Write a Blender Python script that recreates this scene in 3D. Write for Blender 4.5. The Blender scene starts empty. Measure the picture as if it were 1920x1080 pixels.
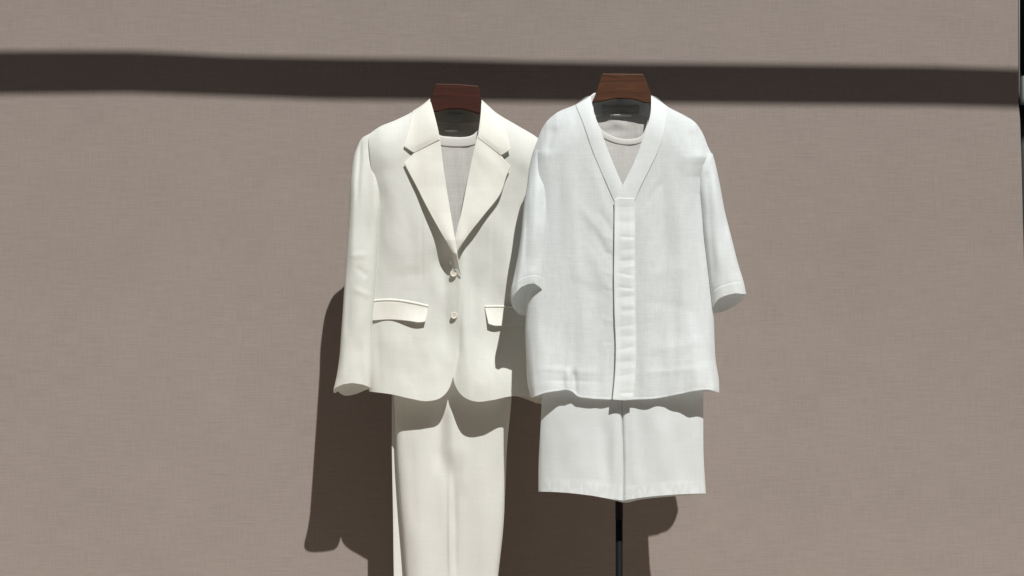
import bpy, bmesh, math
from mathutils import Vector, noise

SC = bpy.context.scene
COL = SC.collection
F = 4500.0      # focal length in photo pixels (photo 1920 wide)
D = 6.0         # camera to wall, metres
CZ = 1.15       # camera height
SX, SZ = 0.319, 1.336   # sun direction (x, -1, z)

def P(x, y, d=0.0):
    """photo point (x, y) standing d metres in front of the wall"""
    k = (D - d) / F
    return Vector(((x - 960) * k, -d, CZ - (y - 540) * k))

# ------------------------------------------------------------ materials
def nodes(name):
    m = bpy.data.materials.new(name); m.use_nodes = True
    nt = m.node_tree; nt.nodes.clear()
    return m, nt, nt.nodes, nt.links

def streaks(nt, sx, sz, detail=3.0, sy=None):
    N, L = nt.nodes, nt.links
    tc = N.new('ShaderNodeTexCoord'); mp = N.new('ShaderNodeMapping')
    mp.inputs['Scale'].default_value = (sx, sy if sy else 30, sz)
    L.new(tc.outputs['Object'], mp.inputs['Vector'])
    n = N.new('ShaderNodeTexNoise'); n.inputs['Scale'].default_value = 1.0
    n.inputs['Detail'].default_value = detail
    L.new(mp.outputs['Vector'], n.inputs['Vector'])
    return n.outputs['Fac']

def math_node(nt, op, a, b):
    n = nt.nodes.new('ShaderNodeMath'); n.operation = op
    for i, v in enumerate((a, b)):
        if isinstance(v, (int, float)): n.inputs[i].default_value = v
        else: nt.links.new(v, n.inputs[i])
    return n.outputs[0]

def fabric(name, col, trans=0.18, slub=0.10, bump=0.25, rough=0.85, sheen=0.15, blotch=0.05, fine=1.0):
    m, nt, N, L = nodes(name)
    h = streaks(nt, 22 * fine, 520 * fine)
    v = streaks(nt, 560 * fine, 26 * fine)
    f = streaks(nt, 420, 420, 1.0, 420)
    b = streaks(nt, 7, 5, 2.0, 7)
    w = math_node(nt, 'ADD', math_node(nt, 'MULTIPLY', h, 0.5), math_node(nt, 'MULTIPLY', v, 0.5))
    w2 = math_node(nt, 'ADD', math_node(nt, 'MULTIPLY', w, 0.75), math_node(nt, 'MULTIPLY', f, 0.25))
    fac = math_node(nt, 'ADD', math_node(nt, 'MULTIPLY', math_node(nt, 'SUBTRACT', w2, 0.5), slub * 4),
                    math_node(nt, 'MULTIPLY', math_node(nt, 'SUBTRACT', b, 0.5), blotch * 4))
    k = math_node(nt, 'ADD', fac, 1.0)
    vm = N.new('ShaderNodeVectorMath'); vm.operation = 'SCALE'
    vm.inputs[0].default_value = col
    L.new(k, vm.inputs['Scale'])
    bp = N.new('ShaderNodeBump'); bp.inputs['Strength'].default_value = bump
    bp.inputs['Distance'].default_value = 0.0012
    L.new(w2, bp.inputs['Height'])
    p = N.new('ShaderNodeBsdfPrincipled')
    p.inputs['Roughness'].default_value = rough
    p.inputs['Specular IOR Level'].default_value = 0.2
    p.inputs['Sheen Weight'].default_value = sheen
    L.new(vm.outputs[0], p.inputs['Base Color']); L.new(bp.outputs[0], p.inputs['Normal'])
    t = N.new('ShaderNodeBsdfTranslucent')
    L.new(vm.outputs[0], t.inputs['Color'])
    mx = N.new('ShaderNodeMixShader'); mx.inputs[0].default_value = trans
    L.new(p.outputs[0], mx.inputs[1]); L.new(t.outputs[0], mx.inputs[2])
    o = N.new('ShaderNodeOutputMaterial'); L.new(mx.outputs[0], o.inputs['Surface'])
    return m

def plain(name, col, rough=0.5, metal=0.0, spec=0.5, coat=0.0):
    m, nt, N, L = nodes(name)
    p = N.new('ShaderNodeBsdfPrincipled')
    p.inputs['Roughness'].default_value = rough
    p.inputs['Metallic'].default_value = metal
    p.inputs['Specular IOR Level'].default_value = spec
    p.inputs['Coat Weight'].default_value = coat
    n = streaks(nt, 40, 40, 3.0, 40)
    k = math_node(nt, 'ADD', math_node(nt, 'MULTIPLY', n, 0.3), 0.85)
    vm = N.new('ShaderNodeVectorMath'); vm.operation = 'SCALE'; vm.inputs[0].default_value = col
    L.new(k, vm.inputs['Scale']); L.new(vm.outputs[0], p.inputs['Base Color'])
    o = N.new('ShaderNodeOutputMaterial'); L.new(p.outputs[0], o.inputs['Surface'])
    return m

def wood(name, dark, light, sx=9, sz=140):
    m, nt, N, L = nodes(name)
    tc = N.new('ShaderNodeTexCoord'); mp = N.new('ShaderNodeMapping')
    mp.inputs['Scale'].default_value = (sx, 40, sz)
    L.new(tc.outputs['Object'], mp.inputs['Vector'])
    n = N.new('ShaderNodeTexNoise'); n.inputs['Scale'].default_value = 1.0
    n.inputs['Detail'].default_value = 5; n.inputs['Distortion'].default_value = 1.6
    L.new(mp.outputs['Vector'], n.inputs['Vector'])
    cr = N.new('ShaderNodeValToRGB')
    cr.color_ramp.elements[0].position = 0.35; cr.color_ramp.elements[0].color = (*dark, 1)
    cr.color_ramp.elements[1].position = 0.68; cr.color_ramp.elements[1].color = (*light, 1)
    L.new(n.outputs['Fac'], cr.inputs[0])
    p = N.new('ShaderNodeBsdfPrincipled'); p.inputs['Roughness'].default_value = 0.5
    p.inputs['Specular IOR Level'].default_value = 0.3
    L.new(cr.outputs[0], p.inputs['Base Color'])
    bp = N.new('ShaderNodeBump'); bp.inputs['Strength'].default_value = 0.15
    bp.inputs['Distance'].default_value = 0.0005
    L.new(n.outputs['Fac'], bp.inputs['Height']); L.new(bp.outputs[0], p.inputs['Normal'])
    o = N.new('ShaderNodeOutputMaterial'); L.new(p.outputs[0], o.inputs['Surface'])
    return m

def wall_material():
    m, nt, N, L = nodes('taupe_weave')
    h = streaks(nt, 13, 330, 4.0)
    h2 = streaks(nt, 45, 480, 2.0)
    v = streaks(nt, 420, 18, 3.0)
    b = streaks(nt, 1.1, 1.3, 3.0, 1)
    b2 = streaks(nt, 5, 7, 3.0, 1)
    w = math_node(nt, 'ADD', math_node(nt, 'MULTIPLY', h, 0.42),
                  math_node(nt, 'ADD', math_node(nt, 'MULTIPLY', h2, 0.23), math_node(nt, 'MULTIPLY', v, 0.35)))
    fac = math_node(nt, 'ADD', math_node(nt, 'MULTIPLY', math_node(nt, 'SUBTRACT', w, 0.5), 0.72),
          math_node(nt, 'ADD', math_node(nt, 'MULTIPLY', math_node(nt, 'SUBTRACT', b, 0.5), 0.16),
                    math_node(nt, 'MULTIPLY', math_node(nt, 'SUBTRACT', b2, 0.5), 0.10)))
    k = math_node(nt, 'ADD', fac, 1.0)
    vm = N.new('ShaderNodeVectorMath'); vm.operation = 'SCALE'
    vm.inputs[0].default_value = WALL_COL
    L.new(k, vm.inputs['Scale'])
    bp = N.new('ShaderNodeBump'); bp.inputs['Strength'].default_value = 0.25
    bp.inputs['Distance'].default_value = 0.001
    L.new(w, bp.inputs['Height'])
    p = N.new('ShaderNodeBsdfPrincipled'); p.inputs['Roughness'].default_value = 0.9
    p.inputs['Specular IOR Level'].default_value = 0.1
    L.new(vm.outputs[0], p.inputs['Base Color']); L.new(bp.outputs[0], p.inputs['Normal'])
    o = N.new('ShaderNodeOutputMaterial'); L.new(p.outputs[0], o.inputs['Surface'])
    return m

BLOCKER_H = 11.6  # height of the added sky-blocking mass behind the camera
WALL_COL = (0.262, 0.224, 0.201)
M = {
    'wall': wall_material(),
    'blazer': fabric('cream_linen', (0.82, 0.835, 0.785), trans=0.30, slub=0.06, bump=0.16, blotch=0.03),
    'blazer_facing': fabric('cream_linen_facing', (0.81, 0.81, 0.74), trans=0.18, slub=0.06, bump=0.16, blotch=0.02),
    'lining': fabric('taupe_lining', (0.66, 0.62, 0.52), trans=0.12, slub=0.03, bump=0.05),
    'shirt': fabric('white_linen', (0.81, 0.85, 0.85), trans=0.33, slub=0.11, bump=0.25, blotch=0.03),
    'shirt_double': fabric('white_linen_doubled', (0.81, 0.845, 0.84), trans=0.24, slub=0.07, bump=0.22),
    'trousers': fabric('ivory_cotton', (0.725, 0.73, 0.69), trans=0.22, slub=0.07, bump=0.2),
    'shorts': fabric('white_cotton', (0.755, 0.79, 0.79), trans=0.28, slub=0.07, bump=0.2),
    'shorts_double': fabric('white_cotton_doubled', (0.765, 0.795, 0.795), trans=0.22, slub=0.05, bump=0.2),
    'tee': fabric('heather_jersey', (0.62, 0.61, 0.585), trans=0.30, slub=0.18, bump=0.35, fine=0.8),
    'tee_rib': fabric('jersey_rib', (0.60, 0.59, 0.56), trans=0.10, slub=0.03, bump=0.1),
    'label': plain('white_satin_label', (0.85, 0.85, 0.85), rough=0.4),
    'wood_red': wood('mahogany', (0.034, 0.0090, 0.0050), (0.056, 0.0150, 0.0085)),
    'wood_brown': wood('walnut', (0.048, 0.018, 0.0075), (0.095, 0.037, 0.0160)),
    'black': plain('black_metal', (0.005, 0.005, 0.006), rough=0.7, spec=0.12),
    'post': plain('dark_steel', (0.015, 0.017, 0.016), rough=0.45, spec=0.6),
    'button': plain('pearl_button', (0.66, 0.63, 0.54), rough=0.4, spec=0.4, coat=0.0),
    'hole': plain('button_thread', (0.45, 0.38, 0.30), rough=0.8),
    'beam': wood('weathered_timber', (0.12, 0.09, 0.06), (0.22, 0.17, 0.12)),
    'ground': plain('stone_paving', (0.46, 0.38, 0.30), rough=0.9, spec=0.2),
    'render': plain('grey_render', (0.20, 0.17, 0.145), rough=0.9, spec=0.2),
    'glass': plain('blocker_glass', (0.02, 0.022, 0.024), rough=0.1),
    'leak_scratch': plain('pale_leak_scratch', (0.42, 0.40, 0.40), rough=0.9),
}

# ------------------------------------------------------------ object helpers
def tag(o, label=None, cat=None, group=None, kind=None):
    if label: o['label'] = label
    if cat: o['category'] = cat
    if group: o['group'] = group
    if kind: o['kind'] = kind
    return o

def thing(name, label, cat, loc, group=None):
    o = bpy.data.objects.new(name, None); COL.objects.link(o)
    o.location = loc; o.empty_display_size = 0.05
    return tag(o, label, cat, group)

def origin(o):
    v = Vector((0, 0, 0))
    while o is not None:
        v += o.location; o = o.parent
    return v

def mesh_obj(name, verts, faces, mat, parent=None, solid=0.0, smooth=True, offset=0.0, loc=None):
    base = loc.copy() if loc is not None else Vector((0, 0, 0))
    if parent is not None: base = origin(parent)
    me = bpy.data.meshes.new(name)
    me.from_pydata([tuple(v - base) for v in verts], [], faces)
    me.update()
    if smooth:
        me.polygons.foreach_set('use_smooth', [True] * len(me.polygons))
    o = bpy.data.objects.new(name, me); COL.objects.link(o)
    if parent is not None: o.parent = parent
    elif loc is not None: o.location = loc
    me.materials.append(mat)
    if solid:
        s = o.modifiers.new('thickness', 'SOLIDIFY'); s.thickness = solid; s.offset = offset
    return o

# ------------------------------------------------------------ curves and patches
def smooth_curve(pts, n):
    """non-uniform Hermite through pts, resampled to n+1 points by arc length.
    A point given as (x, y, 's') is a sharp corner."""
    pp = [Vector((p[0], p[1])) for p in pts]
    sharp = [len(p) > 2 for p in pts]
    if len(pp) == 1: return [pp[0].copy() for _ in range(n + 1)]
    t = [0.0]
    for a, b in zip(pp, pp[1:]): t.append(t[-1] + max((b - a).length, 1e-6))
    def slope(i, side):
        if i == 0 or i == len(pp) - 1 or sharp[i]:
            j = i if side > 0 else i - 1
            if i == 0: j = 0
            if i == len(pp) - 1: j = i - 1
            return (pp[j + 1] - pp[j]) / (t[j + 1] - t[j])
        s0 = (pp[i] - pp[i - 1]) / (t[i] - t[i - 1]); s1 = (pp[i + 1] - pp[i]) / (t[i + 1] - t[i])
        w0, w1 = t[i + 1] - t[i], t[i] - t[i - 1]
        return (s0 * w0 + s1 * w1) / (w0 + w1)
    dense = []
    for i in range(len(pp) - 1):
        h = t[i + 1] - t[i]; m0 = slope(i, 1) * h; m1 = slope(i + 1, -1) * h
        k = max(2, int(h / 1.5))
        for j in range(k):
            s = j / k; s2 = s * s; s3 = s2 * s
            dense.append(pp[i] * (2 * s3 - 3 * s2 + 1) + m0 * (s3 - 2 * s2 + s) + pp[i + 1] * (-2 * s3 + 3 * s2) + m1 * (s3 - s2))
    dense.append(pp[-1].copy())
    L = [0.0]
    for a, b in zip(dense, dense[1:]): L.append(L[-1] + (b - a).length)
    out = []; j = 0
    for i in range(n + 1):
        g = L[-1] * i / n
        while j < len(L) - 2 and L[j + 1] < g: j += 1
        seg = L[j + 1] - L[j]
        f = 0 if seg < 1e-9 else (g - L[j]) / seg
        out.append(dense[j].lerp(dense[j + 1], min(max(f, 0), 1)))
    return out

def patch(top, bottom, left, right, depth, nu, nv):
    """Coons patch; returns 3-D vertices and quads. depth(u, v, x, y) in metres from the wall"""
    T, B = smooth_curve(top, nu), smooth_curve(bottom, nu)
    Lf, R = smooth_curve(left, nv), smooth_curve(right, nv)
    verts = []
    for j in range(nv + 1):
        v = j / nv
        for i in range(nu + 1):
            u = i / nu
            p = (T[i] * (1 - v) + B[i] * v + Lf[j] * (1 - u) + R[j] * u
                 - (T[0] * (1 - u) * (1 - v) + T[-1] * u * (1 - v) + B[0] * (1 - u) * v + B[-1] * u * v))
            verts.append(P(p.x, p.y, depth(u, v, p.x, p.y)))
    w = nu + 1
    faces = [(j * w + i, j * w + w + i, j * w + w + i + 1, j * w + i + 1) for j in range(nv) for i in range(nu)]
    return verts, faces

def join(*parts):
    V, Fc = [], []
    for v, f in parts:
        n = len(V); V += v; Fc += [tuple(i + n for i in q) for q in f]
    return V, Fc

def interp(tab, y):
    """piecewise smooth lookup in [(y, value)...]"""
    if y <= tab[0][0]: return tab[0][1]
    for (a, va), (b, vb) in zip(tab, tab[1:]):
        if y <= b:
            s = (y - a) / (b - a)
            return va + (vb - va) * s
    return tab[-1][1]

def sm(a, b, x):
    if a == b: return 1.0 if x >= a else 0.0
    s = min(max((x - a) / (b - a), 0), 1)
    return s * s * (3 - 2 * s)

def rnd(s):
    s = min(max(s, 0.0), 1.0)
    return math.sqrt(max(0.0, 1 - (1 - s) ** 2))

def segdist(x, y, x1, y1, x2, y2):
    dx, dy = x2 - x1, y2 - y1
    t = ((x - x1) * dx + (y - y1) * dy) / (dx * dx + dy * dy + 1e-9)
    t = min(max(t, 0), 1)
    return math.hypot(x - x1 - t * dx, y - y1 - t * dy)

def folds(lst, x, y):
    s = 0.0
    for (x1, y1, x2, y2, w, a) in lst:
        m = 2.6 * w
        if min(x1, x2) - m < x < max(x1, x2) + m and min(y1, y2) - m < y < max(y1, y2) + m:
            dx, dy = x2 - x1, y2 - y1
            L2 = dx * dx + dy * dy
            t = ((x - x1) * dx + (y - y1) * dy) / L2
            perp = abs((x - x1) * dy - (y - y1) * dx) / math.sqrt(L2)
            tc = min(max(t, 0.0), 1.0)
            # taper towards both ends
            e = sm(-0.05, 0.3, t) * sm(1.05, 0.7, t) if t < 0.5 else sm(1.05, 0.7, t)
            e = sm(-0.08, 0.30, t) * (1 - sm(0.70, 1.08, t))
            s += a * 0.001 * math.exp(-(perp / w) ** 2) * e
    return s

def nz(x, y, s, seed=0.0, sy=None):
    return noise.noise(Vector((x / s, y / (sy or s), seed)))

def pdist(x, y, pts):
    return min(segdist(x, y, a[0], a[1], b[0], b[1]) for a, b in zip(pts, pts[1:]))

def tube(Lr, Rr, dmid, half, nv, nt=48, ex=2.6, lift_f=0.0, drop_b=0.0, extra=None, skew=0.0, wav=0.0, ftab=None, btab=None):
    """flattened tube between two silhouette rails; front hem lifted by lift_f px, back hem dropped by drop_b px"""
    A, B = smooth_curve(Lr, nv), smooth_curve(Rr, nv)
    verts = []
    for j in range(nv + 1):
        v = j / nv
        for i in range(nt):
            th = 2 * math.pi * i / nt
            c, s = math.cos(th), math.sin(th)
            cx = math.copysign(abs(c) ** (2 / ex), c); sy = math.copysign(abs(s) ** (2 / ex), s)
            u = (1 - cx) / 2
            p = A[j].lerp(B[j], u)
            e = sm(0.72, 1.0, v) ** 2
            y = p.y
            if ftab:
                w = abs(s) ** 0.35
                y += (interp(ftab, u) if s > 0 else interp(btab, u)) * e * w
            elif s > 0: y -= lift_f * abs(s) * e
            else: y += drop_b * abs(s) * e * (1 + skew * (u - 0.5) * 2)
            y += wav * e * (math.sin(3 * th + 0.7) + 0.6 * math.sin(5 * th + 2.1))
            d = dmid(v) + half(v) * sy * (1 + 0.25 * wav / 2.0 * e * math.sin(4 * th + 1.0))
            if extra and s > 0: d += extra(p.x, y, u, v) * min(1, s * 1.5)
            verts.append(P(p.x, y, d))
    faces = []
    for j in range(nv):
        for i in range(nt):
            k = (i + 1) % nt
            faces.append((j * nt + i, j * nt + nt + i, j * nt + nt + k, j * nt + k))
    return verts, faces

def lathe(cx, cz, cy, prof, n=32):
    """profile [(radius, y-forward)] turned about the y axis (buttons)"""
    V, Fc = [], []
    for r, f in prof:
        for i in range(n):
            a = 2 * math.pi * i / n
            V.append(Vector((cx + r * math.cos(a), cy - f, cz + r * math.sin(a))))
    for j in range(len(prof) - 1):
        for i in range(n):
            k = (i + 1) % n
            Fc.append((j * n + i, j * n + k, j * n + n + k, j * n + n + i))
    return V, Fc

def cyl(x, y, z0, z1, r0, r1=None, n=32, caps=True):
    r1 = r0 if r1 is None else r1
    V = [Vector((x + r * math.cos(2 * math.pi * i / n), y + r * math.sin(2 * math.pi * i / n), z))
         for z, r in ((z0, r0), (z1, r1)) for i in range(n)]
    Fc = [(i, (i + 1) % n, n + (i + 1) % n, n + i) for i in range(n)]
    if caps: Fc += [tuple(range(n))[::-1], tuple(range(n, 2 * n))]
    return V, Fc

def bevel(o, w, seg=2, angle=30):
    b = o.modifiers.new('bevel', 'BEVEL'); b.width = w; b.segments = seg
    b.limit_method = 'ANGLE'; b.angle_limit = math.radians(angle)

def prism(outline, d0, d1):
    """px outline extruded between two depths (d1 in front), as n-gons"""
    n = len(outline)
    V = [P(x, y, d1) for x, y in outline]
    off = []
    for x, y in outline:
        q = P(x, y, d1); off.append(Vector((q.x, -d0, q.z)))
    V += off
    Fc = [tuple(range(n)), tuple(range(2 * n - 1, n - 1, -1))]
    Fc += [(i, n + i, n + (i + 1) % n, (i + 1) % n) for i in range(n)]
    return V, Fc

# ============================================================ SETTING
g = mesh_obj('ground', [Vector((-60, -60, 0)), Vector((60, -60, 0)), Vector((60, 60, 0)), Vector((-60, 60, 0))],
             [(0, 1, 2, 3)], M['ground'], smooth=False)
tag(g, kind='structure')

# fabric covered wall with its slightly bowed right-hand edge
edge = [(1909, -420), (1909, 60), (1909.5, 190), (1912.5, 222), (1915, 300), (1917.5, 400), (1921, 520), (1926, 760), (1930, 1396)]
root = thing('fabric_wall', 'wide taupe woven fabric wall behind the hanging clothes', 'wall', Vector((0, 0, 0)))
V, Fc = [], []
for x, y in edge:
    a = P(x, y, 0)
    z = max(a.z, 0.004)
    V += [Vector((-3.4, 0, z)), Vector((a.x, 0, z)), Vector((a.x, 0.03, z)), Vector((-3.4, 0.03, z))]
for i in range(len(edge) - 1):
    a, b = 4 * i, 4 * i + 4
    for k in range(4):
        Fc.append((a + k, a + (k + 1) % 4, b + (k + 1) % 4, b + k)[::-1])
Fc += [(0, 1, 2, 3), (4 * len(edge) - 1, 4 * len(edge) - 2, 4 * len(edge) - 3, 4 * len(edge) - 4)]
o = mesh_obj('panel', V, Fc, M['wall'], root, smooth=False)
# pale slivers painting sun leaks in the beam's shadow, plus scratches lower down
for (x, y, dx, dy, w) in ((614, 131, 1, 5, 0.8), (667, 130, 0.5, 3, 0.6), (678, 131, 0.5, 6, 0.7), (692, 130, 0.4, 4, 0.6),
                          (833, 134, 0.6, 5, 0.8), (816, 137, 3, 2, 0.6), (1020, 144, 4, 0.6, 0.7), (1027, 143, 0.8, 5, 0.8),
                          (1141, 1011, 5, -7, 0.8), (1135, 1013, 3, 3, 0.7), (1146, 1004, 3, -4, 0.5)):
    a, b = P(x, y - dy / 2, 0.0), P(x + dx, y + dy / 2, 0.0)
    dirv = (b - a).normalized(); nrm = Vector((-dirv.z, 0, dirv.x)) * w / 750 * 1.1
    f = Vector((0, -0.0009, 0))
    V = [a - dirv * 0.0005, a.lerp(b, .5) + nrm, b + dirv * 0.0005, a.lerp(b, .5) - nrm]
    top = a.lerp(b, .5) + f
    mesh_obj('leak_scratch_mark', V + [top], [(0, 1, 4), (1, 2, 4), (2, 3, 4), (3, 0, 4)], M['leak_scratch'], root, smooth=False)

# steel post behind the wall's right-hand edge
px = P(1929, 0, 0).x
post = thing('steel_post', 'black steel post just past the right end of the fabric wall', 'post', Vector((px, 0.075, 0)))
V, Fc = cyl(px, 0.075, 0.004, 2.6, 0.018); mesh_obj('tube', V, Fc, M['post'], post)
V, Fc = cyl(px - 0.014, 0.05, 0.02, 2.6, 0.0035); mesh_obj('cable', V, Fc, M['post'], post)
zc = P(0, 208, 0).z
V, Fc = cyl(px, 0.07, zc - 0.018, zc + 0.018, 0.030); o = mesh_obj('clamp', V, Fc, M['black'], post, smooth=False); bevel(o, 0.003)
V, Fc = cyl(px, 0.075, P(0, 130, 0).z, 2.6, 0.0265); mesh_obj('tube_sleeve', V, Fc, M['black'], post)

# overhead beam outside the frame that throws the dark band across the wall
beam = thing('overhead_beam', 'long weathered timber beam raised in front of the wall, throwing the dark band across it', 'beam', Vector((0, -1.24, 0)))
tops = [(-1900, 84), (-700, 88), (-200, 93), (0, 95.5), (120, 95), (240, 95.5), (330, 99), (420, 104), (620, 108), (800, 110), (1000, 115), (1200, 118), (1380, 119.5), (1600, 122), (1760, 124), (1910, 129), (2300, 136), (3700, 170)]
bots = [(-1900, 178), (-700, 178), (-200, 178), (0, 177.5), (120, 176.5), (240, 175), (330, 178), (420, 181), (620, 188), (800, 189.5), (1000, 192), (1200, 194.5), (1380, 196), (1600, 197.5), (1760, 199), (1910, 203), (2300, 208), (3700, 236)]
BD, BT = 1.24, 0.03
V, Fc = [], []
for (x, yt), (_, yb) in zip(tops, bots):
    a, b = P(x, yt, 0), P(x, yb, 0)
    X = a.x + SX * BD
    zt, zb = a.z + SZ * (BD - BT / 2), b.z + SZ * (BD + BT / 2)
    V += [Vector((X, -BD - BT / 2, zb)), Vector((X, -BD - BT / 2, zt)), Vector((X, -BD + BT / 2, zt)), Vector((X, -BD + BT / 2, zb))]
for i in range(len(tops) - 1):
    a, b = 4 * i, 4 * i + 4
    for k in range(4): Fc.append((a + k, a + (k + 1) % 4, b + (k + 1) % 4, b + k))
n4 = 4 * (len(tops) - 1)
Fc += [(3, 2, 1, 0), (n4, n4 + 1, n4 + 2, n4 + 3)]
mesh_obj('beam_board', V, Fc, M['beam'], beam, smooth=False)
for X in (-3.2, 3.7):
    V, Fc = cyl(X, -1.30, 0.004, 3.38, 0.04); mesh_obj('support_post', V, Fc, M['beam'], beam)

# added unseen block behind the camera: it closes off the low sky, darkening shadows
bl = thing('sky_blocker', 'added unseen grey block across the yard, closing off the low sky', 'sky_blocker', Vector((0, -11, 0)))
def box(x0, x1, y0, y1, z0, z1):
    V = [Vector((x, y, z)) for z in (z0, z1) for (x, y) in ((x0, y0), (x1, y0), (x1, y1), (x0, y1))]
    return V, [(3, 2, 1, 0), (4, 5, 6, 7), (0, 1, 5, 4), (1, 2, 6, 5), (2, 3, 7, 6), (3, 0, 4, 7)]
for xa, xb in ((-13, -9.5), (9.5, 13)):
    V, Fc = box(xa, xb, -10.99, -2.0, 0.004, BLOCKER_H - 1.5); mesh_obj('wall', V, Fc, M['render'], bl, smooth=False)  # added side wings, unseen, cutting more of the sky
V, Fc = box(-26, 26, -19, -11, 0.004, BLOCKER_H); mesh_obj('wall', V, Fc, M['render'], bl, smooth=False)
V, Fc = box(-26.3, 26.3, -19.3, -10.7, BLOCKER_H + 0.002, BLOCKER_H + 0.3); mesh_obj('blocker_roof', V, Fc, M['beam'], bl, smooth=False)
for zz in (1.0, 4.4, 7.8):
    for xx in range(-24, 24, 4):
        V, Fc = box(xx + 1, xx + 2.6, -11.0, -10.94, zz, zz + 1.7); wf = mesh_obj('blocker_window', V, Fc, M['beam'], bl, smooth=False)
        V, Fc = box(xx + 1.08, xx + 2.52, -10.938, -10.93, zz + .08, zz + 1.62); mesh_obj('blocker_pane', V, Fc, M['glass'], wf, smooth=False)

# ============================================================ STANDS
def hanger_head(outline_top, arch, dz, mat, parent, arms):
    """trapezoid wooden head with an arched underside; its arms run into the shoulders"""
    out = outline_top + arch
    V, Fc = prism(out, dz - 0.016, dz)
    o = mesh_obj('hanger_head', V, Fc, mat, parent, smooth=False)
    bevel(o, 0.0022, 3)
    return o

def stand(label, cx, dz, head, arch, arms, mat, pole_top, pole_r, dp, da):
    bx = P(cx, 540, dz).x
    by = -dp
    r = thing('clothes_stand', label, 'clothes stand', Vector((bx, by, 0)), 'wooden headed stands carrying the outfits')
    hanger_head(head, arch, dz, mat, r, arms)
    for s, pts in ((-1, arms[0]), (1, arms[1])):
        n = 14; C = smooth_curve(pts, n); V = []; Fc = []
        for j, c in enumerate(C):
            t = j / n; h = 0.011 * (1 - 0.35 * t); w = 0.008 + 0.004 * t
            q = P(c.x, c.y, da)
            for i in range(16):
                a = 2 * math.pi * i / 16
                V.append(q + Vector((0, w * math.cos(a), h * math.sin(a) - h)))
        for j in range(n):
            for i in range(16):
                k = (i + 1) % 16; Fc.append((j * 16 + i, j * 16 + k, j * 16 + 16 + k, j * 16 + 16 + i))
        Fc += [tuple(range(15, -1, -1)), tuple(range(n * 16, n * 16 + 16))]
        mesh_obj('hanger_arm', V, Fc, mat, r)
    zt = P(cx, pole_top, dz).z; zm = P(cx, 979, dz).z
    V, Fc = cyl(bx, by, zm, zt, pole_r); mesh_obj('upper_pole', V, Fc, M['black'], r)
    V, Fc = cyl(bx, by, 0.02, zm, pole_r * 0.93); mesh_obj('lower_pole', V, Fc, M['black'], r)
    V, Fc = prism([(cx - 7, 166), (cx + 7, 166), (cx + 7, 184), (cx - 7, 184)], dp, dz - 0.014)
    mesh_obj('head_bracket', V, Fc, M['black'], r, smooth=False)
    V, Fc = cyl(bx, by, 0.004, 0.02, 0.14, 0.135, 48); o = mesh_obj('base_plate', V, Fc, M['black'], r, smooth=False); bevel(o, 0.003)
    V, Fc = prism([(cx - 60, 668), (cx + 60, 668), (cx + 60, 676), (cx - 60, 676)], dp - 0.004, dp + 0.004)
    mesh_obj('clip_bar', V, Fc, M['black'], r, smooth=False)
    return r

headA = [(817, 156.5), (860, 157.5), (897, 160.5), (900, 175), (903, 190), (904, 212)]
archA = [(899, 213), (893, 212), (880, 207), (867, 204.5), (852, 203.5), (838, 204.5), (826, 208), (815, 209.5), (806, 209), (806, 190), (810, 178)]
stand('clothes stand with the redder wooden hanger head, inside the cream blazer', 852, 0.288, headA, archA,
      ([(806, 208), (770, 236), (730, 256), (706, 268)], [(904, 211), (935, 236), (970, 256), (994, 270)]),
      M['wood_red'], 166, 0.0085, 0.196, 0.262)
headB = [(1129, 137.5), (1170, 138), (1206, 138.5), (1211, 150), (1215.5, 163), (1221, 178), (1224, 192)]
archB = [(1216, 193), (1207, 192), (1198, 188.5), (1186, 185.5), (1170, 184.5), (1152, 184.5), (1140, 187.5), (1128, 190.5), (1110, 191.5), (1116, 178), (1122, 160)]
stand('clothes stand with the browner wooden hanger head, its black pole showing below the white shorts', 1163.5, 0.424, headB, archB,
      ([(1112, 191), (1085, 214), (1050, 234), (1030, 254)], [(1222, 191), (1250, 215), (1282, 237), (1302, 258)]),
      M['wood_brown'], 166, 0.0090, 0.352, 0.412)

# ============================================================ BLAZER
DM = 0.262; BT_ = 0.046
bz_L = [(250, 678), (385, 686), (560, 686), (640, 686), (740, 692)]
bz_R = [(260, 1018), (385, 1010), (560, 1006), (745, 1008)]
bz_S = [(680, 262), (690, 253), (711, 238), (740, 226), (774, 209), (806, 186), (820, 184), (890, 186), (903, 188), (930, 211), (973, 237), (1006, 257), (1018, 267)]
rollL = [(806, 186), (812.6, 208), (823, 250), (831, 314), (841, 379), (853, 450), (858.5, 484), (864, 515)]
rollR = [(903, 189), (898, 244), (889, 281), (879, 327), (866, 395), (853, 450), (850, 478)]
bz_folds = [
    (790, 380, 791, 540, 3.0, -1.0), (925, 390, 922, 540, 3.0, -1.0),          # darts
    (833, 490, 836, 665, 13, -7.0), (866, 440, 870, 680, 10, 7.5),               # pull at the buttons
    (826, 520, 832, 640, 14, 2.0), (889, 510, 892, 620, 10, -3.0), (905, 560, 890, 700, 16, 2.0),
    (735, 330, 745, 520, 22, 2.2), (772, 500, 775, 560, 20, -2.2), (720, 640, 760, 720, 20, -1.5),
    (800, 640, 815, 720, 20, 2.5), (730, 260, 722, 340, 18, -2.0), (955, 420, 945, 560, 18, 2.0),
    (930, 660, 900, 740, 18, 2.2), (975, 300, 985, 430, 16, -2.5), (712, 400, 700, 560, 8, -3.0),
    (708, 605, 712, 730, 6, -1.5),
]
def SHO(x, y): return 0.024 * sm(430, 255, y) * sm(70, 140, abs(x - 854))     # shoulders held forward by the hanger
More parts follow.
